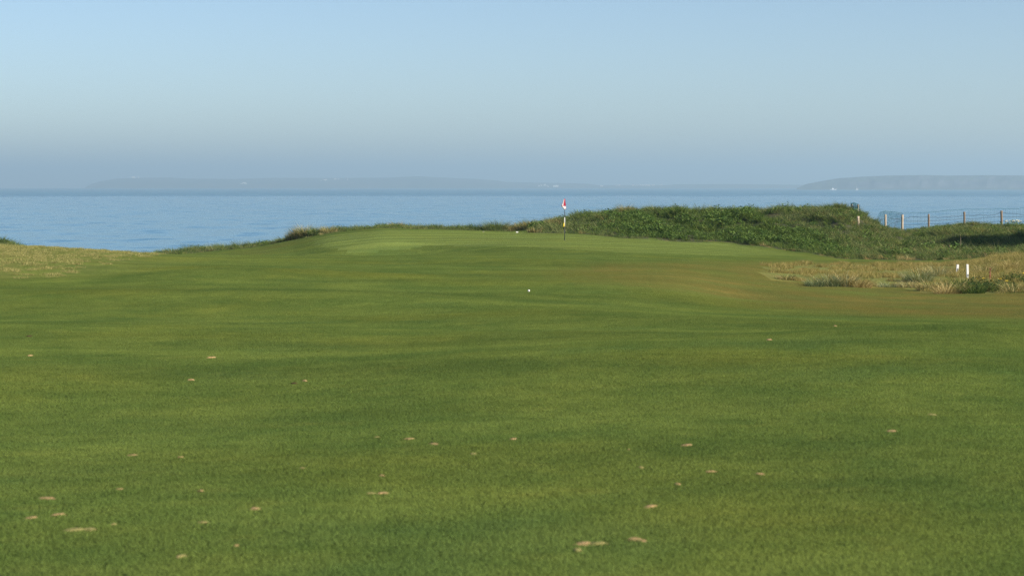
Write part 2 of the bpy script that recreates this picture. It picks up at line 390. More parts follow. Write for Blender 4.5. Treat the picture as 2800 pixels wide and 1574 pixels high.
zc = np.zeros((ny * nx, 4), np.float32); zc[:, 3] = gsm(gsm(zn['dune'].astype(float), 1.5, 0), 1.5, 1).ravel()   # alpha: dark litter and soil under the dune plants
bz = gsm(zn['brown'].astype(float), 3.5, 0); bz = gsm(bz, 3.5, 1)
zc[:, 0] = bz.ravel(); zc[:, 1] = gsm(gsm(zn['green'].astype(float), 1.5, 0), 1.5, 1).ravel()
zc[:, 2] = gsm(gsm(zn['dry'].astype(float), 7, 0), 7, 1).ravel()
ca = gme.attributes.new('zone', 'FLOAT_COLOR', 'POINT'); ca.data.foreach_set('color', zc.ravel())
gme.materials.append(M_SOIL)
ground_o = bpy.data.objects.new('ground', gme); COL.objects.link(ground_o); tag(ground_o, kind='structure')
ZC = zc.reshape(ny, nx, 4)
def zone_at(X, Y):
    i = np.clip(np.searchsorted(ys, Y), 0, ny - 1); j = np.clip(np.searchsorted(xs, X), 0, nx - 1)
    return ZC[i, j]

# ------------------------------------------------------------------ the sea
sea_mat, t, b = new_mat('sea_water')
p = t.n('ShaderNodeNewGeometry').outputs['Position']
sep = t.n('ShaderNodeSeparateXYZ', {0: p})
dist = t.n('ShaderNodeVectorMath', {0: p}, operation='LENGTH').outputs['Value']
st1 = t.n('ShaderNodeMapping', {0: p, 3: (1.6, 1, 1)}).outputs[0]
w1 = t.n('ShaderNodeTexNoise', {'Vector': st1, 'Scale': 0.016, 'Detail': 6.0, 'Roughness': 0.68}).outputs[0]
w3 = t.n('ShaderNodeTexNoise', {'Vector': st1, 'Scale': 0.004, 'Detail': 3.0, 'Roughness': 0.55}).outputs[0]
# the facing of the waves, resolved far beyond what a bump can be
wc = t.n('ShaderNodeTexNoise', {'Vector': st1, 'Scale': 0.030, 'Detail': 6.0, 'Roughness': 0.66}).outputs['Color']
off = t.n('ShaderNodeVectorMath', {0: wc, 1: (0.5, 0.5, 0.5)}, operation='SUBTRACT').outputs[0]
off = t.n('ShaderNodeVectorMath', {0: off, 1: (0.6, 0.7, 0.0)}, operation='MULTIPLY').outputs[0]
nrm = t.n('ShaderNodeVectorMath', {0: t.n('ShaderNodeNewGeometry').outputs['Normal'], 1: off}, operation='ADD').outputs[0]
bump = t.n('ShaderNodeVectorMath', {0: nrm}, operation='NORMALIZE')
# a breeze ruffles the far water: rougher there
band = t.ramp(t.math('ADD', dist, t.math('MULTIPLY', w3, 900.0)), 3900, 4700)
L = sea_mat.node_tree.links
L.new(t.mix(w3, (0.020, 0.130, 0.215), (0.030, 0.165, 0.260)), b.inputs['Base Color'])
L.new(t.math('ADD', t.math('MULTIPLY', band, 0.22), 0.18), b.inputs['Roughness'])
b.inputs['IOR'].default_value = 1.333
L.new(bump.outputs[0], b.inputs['Normal'])
rr = np.concatenate([[60, 100, 150, 220, 320, 450, 600, 800, 1000], np.arange(1300, 6000, 350), np.arange(6000, 22001, 500)])
NA = 240; sv = []; sf = []
for r in rr:
    for k in range(NA):
        a = 2 * math.pi * k / NA; sv.append((r * math.sin(a), r * math.cos(a), -r * r / (2 * R_EARTH)))
for i in range(len(rr) - 1):
    for k in range(NA):
        sf.append((i*NA+k, i*NA+(k+1) % NA, (i+1)*NA+(k+1) % NA, (i+1)*NA+k)[::-1])
sf.append(tuple(range(NA))[::-1])
sea = mesh_obj('sea', sv, sf, sea_mat, smooth=True); tag(sea, kind='structure')

# ------------------------------------------------------------------ far coasts across the bay
def sea_drop(d): return -d * d / (2 * R_EARTH)
coast_mat, t, b = new_mat('far_fields')
p = t.n('ShaderNodeNewGeometry').outputs['Position']
n = t.n('ShaderNodeTexVoronoi', {'Vector': t.n('ShaderNodeMapping', {0: p, 3: (1, .5, 1)}).outputs[0], 'Scale': 0.006}).outputs['Color']
g1 = t.n('ShaderNodeSeparateColor', {0: n}).outputs[0]
coast_mat.node_tree.links.new(t.mix(g1, (0.045, 0.065, 0.040), (0.09, 0.095, 0.06)), b.inputs['Base Color'])
b.inputs['Roughness'].default_value = 0.95; b.inputs['Specular IOR Level'].default_value = 0.1
cliff_mat, t, b = new_mat('cliff_rock')
p = t.n('ShaderNodeNewGeometry').outputs['Position']
nz = t.n('ShaderNodeSeparateXYZ', {0: t.n('ShaderNodeNewGeometry').outputs['Normal']}).outputs[2]
v = t.noise(t.n('ShaderNodeMapping', {0: p, 3: (.5, .5, 2.2)}).outputs[0], 0.02, 4, 0.65)
rock = t.mix(t.ramp(v, .35, .65), (0.016, 0.026, 0.042), (0.080, 0.085, 0.095))
c = t.mix(t.ramp(nz, .75, .93), rock, (0.04, 0.06, 0.04))
cliff_mat.node_tree.links.new(c, b.inputs['Base Color']); b.inputs['Roughness'].default_value = 0.95

def coast(name, prof, d0, depth, mat, cliff, seed):
    r = np.random.default_rng(seed)
    pr = np.array(prof, float); sxs = np.arange(pr[0, 0], pr[-1, 0] + 1, 6.0)
    top = np.interp(sxs, pr[:, 0], pr[:, 1])
    ws = [(r.uniform(.005, .16), r.uniform(0, 6.28)) for _ in range(9)]
    wob = sum(np.sin(sxs * a + q) * min(1, .02 / a) for a, q in ws) / 3
    fr = [-.12, 0.0, .04, .16, .4, .75, 1.0, 1.6] if not cliff else [-.05, 0.0, .035, .07, .11, .3, .8, 1.0, 1.6]
    hf = [-.2, 0.015, .10, .38, .72, .95, 1.0, -.15] if not cliff else [-.2, .0, .10, .52, .84, .93, .98, 1.0, -.15]
    v = []; f = []
    ridge = d0 + depth
    for a, hh in zip(fr, hf):
        for k, sx in enumerate(sxs):
            d = d0 + a * depth + (wob[k] * depth * (.10 if not cliff else .05) if a < .9 else 0)
            H = EYE + (HOR - top[k]) / F * ridge - sea_drop(ridge)   # height above the water at the ridge
            if 0.05 < hh < .97: hk = hh + 4 * hh * (1 - hh) * (.07 * sum(np.sin(sx * a_ * 2.2 + q_ + hh * 9) for a_, q_ in ws[:5]) / 3 + r.uniform(-.015, .015) + .05 * wob[k])
            else: hk = hh
            v.append(((sx - CX) / F * d, d, sea_drop(d) + max(H, 2) * hk))
    m = len(sxs)
    for i in range(len(fr) - 1):
        for k in range(m - 1): f.append((i*m+k, i*m+k+1, (i+1)*m+k+1, (i+1)*m+k))
    o = mesh_obj(name, v, f, mat, smooth=not cliff); tag(o, kind='structure'); return o
LOWC = [(232, 513), (247, 504), (278, 495), (324, 488), (386, 486), (464, 485.5), (511, 488.6), (650, 489.5), (728, 486.5), (945, 486.5), (1069, 485.6),
        (1147, 481.5), (1180, 484), (1300, 489), (1361, 494), (1383, 497.5), (1466, 499), (1604, 502), (1632, 506), (1825, 506), (1852, 503.5), (2000, 503),
        (2174, 505), (2300, 508), (2600, 509)]
coast('far_hills', LOWC, 12400, 1500, coast_mat, False, 3)
HEADL = [(2178, 514), (2186, 511), (2205, 503), (2264, 492), (2295, 487), (2373, 482), (2450, 479.5), (2528, 478.5), (2590, 480), (2700, 479), (2800, 479.5),
         (3000, 478), (3300, 455), (3700, 415), (4200, 398), (4700, 425), (5200, 480), (5500, 513)]  # unseen high ground right of view, added so the haze reaches higher
coast('headland', HEADL, 8200, 900, cliff_mat, True, 5)

M_WHITEWASH = simple_mat('whitewash', (0.86, 0.86, 0.84), 0.7, .04, .2)
M_SLATE = simple_mat('slate', (0.12, 0.12, 0.13), 0.7, .1, .2)
M_LIGHTROOF = simple_mat('pale_roof', (0.62, 0.62, 0.62), 0.6, .1, .2)
def far_house(sx, row, wpx, hpx, label, pale=False, name='house', cat='house'):
    """gabled building on the far hills; its distance comes from where its row meets the slope of the hill"""
    top = np.interp(sx, [q[0] for q in LOWC], [q[1] for q in LOWC])
    fr = np.clip((514 - row) / max(514 - top, 1), .05, .98)
    d = 12400 + np.interp(fr, [.015, .1, .38, .72, .95, 1.0], [0.0, .04, .16, .4, .75, 1.0]) * 1500 - 25
    q = px(sx, row, d); w = wpx / F * d; hgt = hpx / F * d; dep = max(8.0, w * .45)
    e = empty(name, (q[0], q[1], q[2] - 1.5)); tag(e, label, cat, 'white buildings on the far shore')
    m = MB(); m.box((0, 0, hgt * .25), (w, dep, hgt * 1.5)); m.obj('wall', M_WHITEWASH, e)
    m = MB(); y = dep / 2 + .4; z0 = hgt + .02; x = w / 2 + .4; rh = hgt * .6
    m.add([(-x, -y, z0), (x, -y, z0), (x, y, z0), (-x, y, z0), (-x, 0, z0 + rh), (x, 0, z0 + rh)],
          [(0, 1, 5, 4), (2, 3, 4, 5), (0, 4, 3), (1, 2, 5), (0, 3, 2, 1)])
    m.obj('roof', M_LIGHTROOF if pale else M_SLATE, e)
    return e
VH = [(365, 486, 9, 2.2, 'long low white building beside the lighthouse on the far hill', True),
      (660, 503, 4, 2, 'small white outbuilding just left of the lone white farm on the far shore', False),
      (669, 502.5, 11, 3, 'lone wide white farmhouse low on the far left hillside', True),
      (879, 495, 5, 2, 'small white cottage left of the ridge farm on the far hill', False),
      (890, 493.5, 9, 2.6, 'white farm building just under the ridge of the far hill', True),
      (917, 491, 7, 2.4, 'white house on the ridge right of the ridge farm', True),
      (926, 491, 3, 2.4, 'tiny white house touching the right of the ridge house', False),
      (951, 490.5, 3, 2.4, 'rightmost tiny white house on the far ridge', False),
      (1474, 509, 4, 3, 'leftmost white house of the village below the spire', False),
      (1480, 508, 4, 3.5, 'tall white village house directly under the church spire', False),
      (1490, 507, 6, 2.5, 'white village house uphill right of the church spire', True),
      (1498, 509.5, 4, 2.5, 'rightmost white house of the spire village', False),
      (1520, 510, 15, 2.6, 'long white shed by the water right of the spire village', True),
      (1645, 509.5, 8, 2, 'faint pale shed between the two far villages', True),
      (1686, 508, 4, 2.4, 'left house of the faint pale pair on the low shore', False),
      (1693, 508, 6, 2.4, 'right house of the faint pale pair on the low shore', True),
      (1731, 508, 5, 3.4, 'leftmost bright gabled white house of the caravan-like row on the low shore', False),
      (1739, 507.5, 3, 3, 'narrow white house second in the bright shore row', False),
      (1745, 508, 4.5, 3.4, 'bright gabled white house third in the shore row', False),
      (1753, 507.5, 3.5, 3, 'narrow white house fourth in the bright shore row', False),
      (1759, 508, 4.5, 3.4, 'bright gabled white house fifth in the shore row', False),
      (1771, 507.5, 12, 2.2, 'long white terrace at the middle of the shore row', True),
      (1786, 507, 6, 2.2, 'white house just right of the long shore terrace', True),
      (1808, 507, 6, 2, 'last white house at the right end of the shore row', True)]
for q in VH: far_house(q[0], q[1], q[2], q[3], q[4], q[5])
# lighthouse
d = 13750.; q = px(378.5, 487, d); e = empty('lighthouse', (q[0], q[1], q[2] - 2)); tag(e, 'slim white lighthouse on the ridge of the far left hill', 'lighthouse')
m = MB(); m.tube([(0, 0, 0), (0, 0, 12)], [3.2, 2.3], 12); m.obj('tower', M_WHITEWASH, e)
m = MB(); m.tube([(0, 0, 12.02), (0, 0, 12.8)], 3.0, 12); m.obj('gallery', M_WHITEWASH, e)
m = MB(); m.tube([(0, 0, 12.82), (0, 0, 15.2), (0, 0, 16.4)], [1.7, 1.7, .2], 10); m.obj('lantern', M_WHITEWASH, e)
# church
d = 12900.; q = px(1484, 509, d); e = empty('church', (q[0], q[1], q[2] - 2)); tag(e, 'pale church with a thin spire in the far shore village', 'church')
m = MB(); m.box((6, 0, 4), (16, 8, 8)); m.obj('nave', M_LIGHTROOF, e)
m = MB(); m.box((-5, 0, 6), (5, 5, 12)); m.obj('tower', M_LIGHTROOF, e)
m = MB(); m.tube([(-5, 0, 12.02), (-5, 0, 23)], [2.4, .1], 6); m.obj('spire', M_SLATE, e)
# boats under the headland
def boat(sx, d, ln, label):
    x = (sx - CX) / F * d; e = empty('boat', (x, d, sea_drop(d))); tag(e, label, 'boat', 'white boats below the headland')
    L2, B = ln / 2, ln * .14
    m = MB(); m.add([(-L2, -B, 2.6), (L2*.6, -B, 2.8), (L2*1.05, 0, 3.6), (L2*.6, B, 2.8), (-L2, B, 2.6), (-L2*.95, -B*.7, -.6), (L2*.55, -B*.7, -.6), (L2*.9, 0, -.6), (L2*.55, B*.7, -.6), (-L2*.95, B*.7, -.6)],
          [(0,5,6,1),(1,6,7,2),(2,7,8,3),(3,8,9,4),(4,9,5,0),(0,1,2,3,4),(9,8,7,6,5)]); m.obj('hull', M_WHITEWASH, e)
    m = MB(); m.box((-L2*.1, 0, 4.6), (ln*.34, B*1.3, 4.0)); m.box((-L2*.05, 0, 7.4), (ln*.16, B, 1.6)); m.obj('wheelhouse', M_WHITEWASH, e)
    m = MB(); m.tube([(-L2*.1, 0, 8.2), (-L2*.1, 0, 15)], .35, 6); m.obj('mast', M_WHITEWASH, e)
boat(2278, 7900., 26, 'white boat with a mast on the water under the headland point')
boat(2343, 7700., 9, 'tiny white boat alone on the water right of the bigger boat')

# ------------------------------------------------------------------ grass and plant shapes
def blades(r, n, place, hgt, wid, lean, curl, seg=1, tint=None, dirbias=None):
    """n tapered blades; place(i)->(x,y); returns verts, faces, tint"""
    V = []; Fc = []; Tn = []
    for i in range(n):
        x, y = place(i); hh = hgt(i, x, y); w = wid * r.uniform(.6, 1.3)
        a = r.uniform(0, 2 * math.pi); ld = r.uniform(0, 2 * math.pi) if dirbias is None else dirbias(i, x, y)
        ln = lean * r.uniform(.2, 1.0); cu = curl * r.uniform(.3, 1.2)
        ca, sa = math.cos(a) * w / 2, math.sin(a) * w / 2
        dx, dy = math.cos(ld), math.sin(ld)
        t0 = r.random() if tint is None else tint(i)
        b0 = len(V)
        for k in range(seg):
            u = k / seg; o = hh * (ln * u + cu * u * u); zz = hh * (u - .30 * cu * u * u)
            tw = 1 - u * .55
            V.append((x + dx * o - ca * tw, y + dy * o - sa * tw, zz)); V.append((x + dx * o + ca * tw, y + dy * o + sa * tw, zz))
            Tn += [t0, t0]
        o = hh * (ln + cu); V.append((x + dx * o, y + dy * o, hh * (1 - .30 * cu))); Tn.append(t0)
        for k in range(seg - 1): Fc.append((b0 + 2*k, b0 + 2*k + 1, b0 + 2*k + 3, b0 + 2*k + 2))
        Fc.append((b0 + 2*seg - 2, b0 + 2*seg - 1, b0 + 2*seg))
    return V, Fc, Tn

PROTO = {}
def proto_set(key, builder, count, mat):
    c = bpy.data.collections.new('proto_' + key); PROTO[key] = (c, count)
    for i in range(count):
        v, f, tn = builder(random.Random(hash((len(key), i, 5)) & 0xffff))
        o = mesh_obj('%s_shape_%02d' % (key, i), v, f, mat, link=False, tint=tn); c.objects.link(o)

CELL = 0.5
def b_turf(h0, n, w):
    def f(r):
        k = int(math.sqrt(n)); 
        def pl(i):
            gx, gy = i % k, i // k
            return ((gx + r.random()) / k - .5) * CELL, ((gy + r.random()) / k - .5) * CELL
        return blades(r, k * k, pl, lambda i, x, y: h0 * r.uniform(.55, 1.2), w, .75, .35, 1)
    return f
proto_set('turf', b_turf(.012, 6400, .0032), 6, M_TURF)
proto_set('green', b_turf(.006, 1600, .0042), 4, M_TURF)
def b_tall(h0, h1, n, w, lean=.35):
    def f(r):
        cl = [(r.uniform(-.28, .28), r.uniform(-.28, .28)) for _ in range(9)]
        def pl(i):
            if r.random() < .5: return r.uniform(-.3, .3), r.uniform(-.3, .3)
            c = r.choice(cl); return c[0] + r.gauss(0, .04), c[1] + r.gauss(0, .04)
        return blades(r, n, pl, lambda i, x, y: r.uniform(h0, h1), w, lean, .4, 2)
    return f
proto_set('rough', b_tall(.07, .24, 330, .007), 5, M_STRAW)
proto_set('golden', b_tall(.04, .13, 380, .007), 5, M_GOLD)
def b_tuft(n, rad, h0, h1, w, lean, curl, seg=3, wind=.35):
    def f(r):
        def pl(i):
            a = r.uniform(0, 6.283); q = rad * math.sqrt(r.random()); return q * math.cos(a), q * math.sin(a)
        def db(i, x, y):
            a = math.atan2(y, x) + r.gauss(0, .6)
            return math.atan2(math.sin(a) , math.cos(a) - wind)
        return blades(r, n, pl, lambda i, x, y: (h0 + (h1 - h0) * r.random() ** 1.5) * (1.12 - .55 * (math.hypot(x, y) / rad) ** 2), w, lean, curl, seg, dirbias=db)
    return f
proto_set('marram', b_tuft(120, .22, .22, .74, .012, .45, .75), 6, M_MARRAM)
proto_set('lush', b_tuft(110, .22, .16, .54, .016, .5, .8), 5, M_LUSH)
proto_set('drytuft', b_tuft(90, .18, .22, .50, .010, .55, .9), 4, M_DRY)
def b_weed(n, rad, hh, ls):
    def f(r):
        V = []; Fc = []; Tn = []
        for i in range(n):
            a = r.uniform(0, 6.283); q = rad * math.sqrt(r.random()); z = hh * (1 - (q / rad) ** 2 * .6) * r.uniform(.25, 1.05)
            c = Vector((q * math.cos(a), q * math.sin(a), z)); s = ls * r.uniform(.6, 1.3)
            d = Vector((math.cos(a + r.gauss(0, .9)), math.sin(a + r.gauss(0, .9)), r.uniform(-.5, .7))).normalized()
            up = Vector((r.gauss(0, .5), r.gauss(0, .5), 1)).normalized(); sd = d.cross(up).normalized() * s * .34; nn = sd.cross(d).normalized()
            b0 = len(V); V += [c, c + d * s * .5 + sd + nn * s * .06, c + d * s, c + d * s * .5 - sd + nn * s * .06]
            Fc += [(b0, b0 + 1, b0 + 2), (b0, b0 + 2, b0 + 3)]; Tn += [r.random()] * 4
        return [tuple(p) for p in V], Fc, Tn
    return f
proto_set('weed', b_weed(130, .34, .42, .085), 5, M_WEED)
proto_set('darkweed', b_weed(120, .30, .34, .075), 4, M_DARK)  # leaves darkened, used as painted shade on the dune

def scatter(name, label, key, pts, sc, rotz=True, tilt=None, zone=None, flip=False):
    """one 'stuff' object: its points carry copies of a few plant shapes"""
    c, cnt = PROTO[key]; n = len(pts)
    me = bpy.data.meshes.new(name); me.vertices.add(n); me.vertices.foreach_set('co', np.asarray(pts, np.float32).ravel())
    rot = np.zeros((n, 3), np.float32)
    if tilt is not None: rot[:, :2] = tilt
    if rotz: rot[:, 2] = rng.uniform(-.5 if rotz == 'wind' else 0, .5 if rotz == 'wind' else 6.283, n)
    s3 = np.repeat(np.asarray(sc, np.float32).reshape(-1, 1), 3, 1) if np.ndim(sc) else np.full((n, 3), sc, np.float32)
    if flip: s3[:, 0] *= rng.choice([-1, 1], n); s3[:, 1] *= rng.choice([-1, 1], n)
    for nm, ty, dt, fl in (('rot', 'FLOAT_VECTOR', rot, 'vector'), ('scl', 'FLOAT_VECTOR', s3, 'vector'), ('pick', 'INT', rng.integers(0, cnt, n).astype(np.int32), 'value'),
                           ('zone', 'FLOAT_COLOR', (zone if zone is not None else np.zeros((n, 4))).astype(np.float32), 'color')):
        a = me.attributes.new(nm, ty, 'POINT'); a.data.foreach_set(fl, np.ascontiguousarray(dt).ravel())
    o = bpy.data.objects.new(name, me); COL.objects.link(o); tag(o, label, 'grass', kind='stuff')
    ng = bpy.data.node_groups.new('scatter_' + name, 'GeometryNodeTree')
    ng.interface.new_socket('Geometry', in_out='INPUT', socket_type='NodeSocketGeometry')
    ng.interface.new_socket('Geometry', in_out='OUTPUT', socket_type='NodeSocketGeometry')
    g = NT(ng); a = g.n('NodeGroupInput'); z = g.n('NodeGroupOutput')
    ci = g.n('GeometryNodeCollectionInfo', {'Collection': c, 'Separate Children': True, 'Reset Children': True}, transform_space='ORIGINAL')
    def at(nm, ty): 
        q = g.n('GeometryNodeInputNamedAttribute', {'Name': nm}, data_type=ty); return q.outputs[0]
    ip = g.n('GeometryNodeInstanceOnPoints', {'Points': a.outputs[0], 'Instance': ci.outputs[0], 'Pick Instance': True, 'Instance Index': at('pick', 'INT'),
              'Rotation': at('rot', 'FLOAT_VECTOR'), 'Scale': at('scl', 'FLOAT_VECTOR')})
    ng.links.new(ip.outputs[0], z.inputs[0])
    md = o.modifiers.new('scatter', 'NODES'); md.node_group = ng
    return o

def slope_tilt(X, Y):
    e = .15; dzx = (zrel(X + e, Y) - zrel(X - e, Y)) / (2 * e); dzy = (zrel(X, Y + e) - zrel(X, Y - e)) / (2 * e)
    return np.stack([np.arctan(dzy), -np.arctan(dzx)], -1)
def pts3(X, Y, dz=0.0): return np.stack([X, Y, zrel(X, Y) + EYE + dz], -1)

# mown turf on fairway and green
gx, gy = np.meshgrid(np.arange(-50, 52, CELL), np.arange(1.5, 124, CELL)); gx = gx.ravel(); gy = gy.ravel()
k = (np.abs(gx) < .31 * gy + 11); gx, gy = gx[k], gy[k]
q = zones(gx, gy); z4 = zone_at(gx, gy)
mown = ~q['dune'] & ~q['tall']
fw = mown & (z4[:, 1] < .5); gr = mown & ~fw
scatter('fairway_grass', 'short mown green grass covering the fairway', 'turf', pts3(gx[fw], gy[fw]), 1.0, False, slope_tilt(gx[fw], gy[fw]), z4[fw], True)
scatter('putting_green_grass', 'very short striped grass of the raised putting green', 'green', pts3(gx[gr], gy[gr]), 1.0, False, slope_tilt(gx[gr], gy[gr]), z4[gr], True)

def rand_pts(n, x0, x1, y0, y1): return rng.uniform(x0, x1, n), rng.uniform(y0, y1, n)
# rough grass on the right
X, Y = rand_pts(14000, 6, 46, 42, 98); q = zones(X, Y); k = q['tall'] & (np.abs(X) < .31 * Y + 12) & (rng.random(len(X)) < np.clip(.22 + .4 * wav(X, Y, 3.3) + .30 * smooth(q['sx'], 2480, 2700), .06, 1))
scatter('rough_grass', 'straw brown rough grass on the bank at the right', 'rough', pts3(X[k], Y[k]), rng.uniform(.35, .95, k.sum()), True)
# golden slope on the left
X, Y = rand_pts(15000, -44, -8, 42, 80); q = zones(X, Y); k = (zone_at(X, Y)[:, 2] > rng.uniform(.2, 1.6, len(X))) & (np.abs(X) < .32 * Y + 12)
scatter('golden_grass', 'golden dry grass over the left slope', 'golden', pts3(X[k], Y[k]), rng.uniform(.25, .8, k.sum()), True)
# dune cover
N = 56000
X, Y = rand_pts(N, -56, 60, 78, 136); q = zones(X, Y); k = q['dune'] & (np.abs(X) < .33 * Y + 16)
X, Y = X[k], Y[k]; sx = q['sx'][k]; yd = q['yd'][k]; into = Y - yd
nz_ = wav(X, Y, 5.0); nz2 = wav(Y, X, 2.3); u = rng.random(len(X))
lushf = smooth(sx, 1620, 1760) * (1 - smooth(sx, 2180, 2380)) * (1 - smooth(into, 11.5, 14.5))
lushf = np.clip(lushf + .15, 0, 1) * (into > 1.0)
isweed = (u < lushf * np.clip(.60 + .5 * nz_, .05, .95))
isshade = isweed & (nz2 + .5 * nz_ < -.25)  # weeds swapped for darker leaves to stand in for shadow patches
islush = ~isweed & (rng.random(len(X)) < lushf * .75 + .25)
rest = ~isweed & ~islush
isdry = rest & (rng.random(len(X)) < np.clip(.05 + .16 * nz2 + .18 * (into < 3.2) * (sx > 2050) + .12 * (sx > 2250), .0, .5))
ismar = rest & ~isdry & (rng.random(len(X)) < .85)
low = .88 * np.clip(.45 + into / 5.0, .4, 1.0) * np.where(sx < 1430, .85, 1.0) * np.clip(1 + .45 * nz2, .5, 1.6) * np.where((sx > 2395) & (Y > 117), .6, 1.0)
def sc(mask, a, b): return rng.uniform(a, b, mask.sum()) * low[mask]
isweed = isweed & ~isshade
scatter('dune_weeds', 'leafy bright green weeds covering the dune face', 'weed', pts3(X[isweed], Y[isweed], -.03), sc(isweed, .68, 1.28), True)
scatter('dune_shade_weeds', 'leafy weeds darkened as painted shade patches on the dune face', 'darkweed', pts3(X[isshade], Y[isshade], -.03), sc(isshade, .7, 1.25), True)
scatter('dune_grass', 'deep green lush grass on the dune', 'lush', pts3(X[islush], Y[islush], -.03), sc(islush, .7, 1.3), 'wind')
scatter('dune_marram', 'grey green marram grass over the dune tops', 'marram', pts3(X[ismar], Y[ismar], -.03), sc(ismar, .6, 1.1), 'wind')
scatter('dune_dry_grass', 'pale dry grass among the dune marram', 'drytuft', pts3(X[isdry], Y[isdry], -.03), sc(isdry, .6, 1.15), 'wind')

# ------------------------------------------------------------------ single plants
def tussock(name, base, parts, label, cat, group=None):
    """parts: list of (child name, builder, material); one mesh if only one"""
    r = random.Random(hash(label) & 0xffff if False else sum(map(ord, label)))
    if len(parts) == 1:
        v, f, tn = parts[0][1](r); o = mesh_obj(name, v, f, parts[0][2], tint=tn); o.location = base
        return tag(o, label, cat, group)
    e = empty(name, base); tag(e, label, cat, group)
    for nm, bl, mt in parts:
        v, f, tn = bl(r); mesh_obj(nm, v, f, mt, e, tint=tn)
    return e
def tus(sx, row, w, hgt, label, mats, y0=40, y1=100, n=420, lean=.6, curl=.9, wind=.3, Y=None):
    if Y is None: hgt *= 1.08; lean *= .8; curl *= .85
    else: hgt *= 1.4; n = int(n * 1.3); lean *= .6; curl *= .7
    b = hit(sx, row, y0, y1) if Y is None else ground(sx, Y)
    b = b - Vector((0, 0, .03)); ps = []
    for i, (nm, mt) in enumerate(mats):
        ps.append((nm, b_tuft(int(n / len(mats) ** .5), w / 2, hgt * .28, hgt, .010 if b.y < 90 else .014, lean, curl, 4, wind), mt))
    return tussock('grass_tussock', b, ps, label, 'grass tussock', 'tussocks')
GB = ('green_blades', M_MARRAM); DB = ('dry_blades', M_DRY); BB = ('blue_blades', M_BLUE); LB = ('lush_blades', M_LUSH); KB = ('dark_blades', M_DARK)
tus(2150, 764, .55, .26, 'low dark tussock at the far left tip of the rough bank', [KB, DB], n=380)
tus(2182, 766, .40, .22, 'small straw tussock just right of the dark tip tussock', [DB], n=260)
tus(2225, 783, .50, .28, 'dark flattened tussock at the left foot of the blue green clump', [KB, BB], n=380)
tus(2265, 782, .75, .48, 'spiky blue green tussock in the middle of the left clump', [BB, GB], n=620)
tus(2312, 783, .60, .52, 'tall grey green tussock beside the bleached straw fan', [BB, DB], n=520)
tus(2350, 785, .65, .42, 'bleached straw tussock fanning right from the left clump', [DB], n=480, wind=-.6, lean=.9)
tus(2425, 784, .55, .24, 'low blue grey tussock between the two big clumps', [BB], n=320)
tus(2480, 785, .60, .30, 'low straw fringe tussock left of the right clump', [DB, BB], n=420)
tus(2510, 770, .80, .55, 'tall pale green tussock on the left of the right clump', [BB, GB], n=620)
tus(2545, 795, .70, .42, 'ragged straw and green tussock left of the straw fan', [DB, GB], n=520)
tus(2560, 755, .80, .50, 'straw topped tussock below the leaning white stake', [DB, BB], n=560)
tus(2596, 803, .75, .46, 'bleached straw fan spilling onto the mown grass', [DB], n=620, wind=-.6, lean=.95)
tus(2628, 790, .70, .50, 'green tussock left of the upright white stake foot', [GB, LB], n=560)
tus(2655, 802, .70, .42, 'dark green tussock below the upright white stake', [LB, KB], n=560)
tus(2780, 800, .80, .45, 'pale arching tussock at the right edge of the picture', [GB, DB], n=520, wind=-.5, lean=.9)
tus(2690, 748, .70, .42, 'golden tussock right of the upright white stake', [DB, GB], n=480)
tus(2760, 735, .70, .40, 'golden tussock high on the bank at the right edge', [DB], n=420)
def weedplant(sx, row, w, hgt, label, flowers=None, y0=40, y1=100, Y=None, mat=None, n=420, ls=.06, name='weed_clump', cat='weed', fl_mat=None, group='weed clumps'):
    b = hit(sx, row, y0, y1) if Y is None else ground(sx, Y); b = b - Vector((0, 0, .02))
    r = random.Random(int(sx * 7 + row)); e = empty(name, b); tag(e, label, cat, group)
    v, f, tn = b_weed(n, w / 2, hgt, ls)(r); mesh_obj('leaves', v, f, mat or M_DARK, e, tint=tn)
    v, f, tn = b_tuft(int(n * .3), w * .36, hgt * .6, hgt * 1.2, .008, .4, .6, 3)(r); mesh_obj('stems', v, f, M_LUSH, e, tint=tn)
    if flowers:
        for i in range(flowers):
            a = r.uniform(0, 6.28); q = w / 2 * math.sqrt(r.random()); m = MB()
            c = Vector((q * math.cos(a), q * math.sin(a), hgt * r.uniform(.80, 1.04))); s = ls * r.uniform(.5, .9)
            ring = [c + Vector((math.cos(k) * s * r.uniform(.7, 1.1), math.sin(k) * s * r.uniform(.7, 1.1), r.uniform(-.01, .012))) for k in np.linspace(0, 5.6, 8)]
            m.add([c + Vector((0, 0, s * .3))] + ring + [c - Vector((0, 0, s * .5))], [(0, k + 1, (k + 1) % 8 + 1) for k in range(8)] + [(9, (k + 1) % 8 + 1, k + 1) for k in range(8)])
            m.obj('flower_head', fl_mat, e)
    return e
M_YELLOWF = simple_mat('yellow_petal', (0.75, 0.52, 0.03), 0.6, .15, 30)
M_WHITEF = simple_mat('cream_petal', (0.78, 0.76, 0.58), 0.6, .12, 30)
weedplant(2672, 790, .9, .34, 'dark leafy weed clump right below the upright white stake', 2, fl_mat=M_YELLOWF)
weedplant(2706, 795, 1.0, .36, 'dark leafy weed clump around the reddish stalk', 2, fl_mat=M_YELLOWF)
weedplant(2742, 798, .9, .34, 'dark leafy weed clump right of the reddish stalk', 1, fl_mat=M_YELLOWF)
weedplant(2776, 770, .9, .30, 'dark leafy weeds on the bank at the right picture edge', 1, fl_mat=M_YELLOWF)
weedplant(2772, 620, 1.3, .46, 'white flowered plant on the dune top at the right edge', 26, Y=123.5, mat=M_WEED, ls=.085, fl_mat=M_WHITEF, name='flowering_plant', cat='plant', group=None)
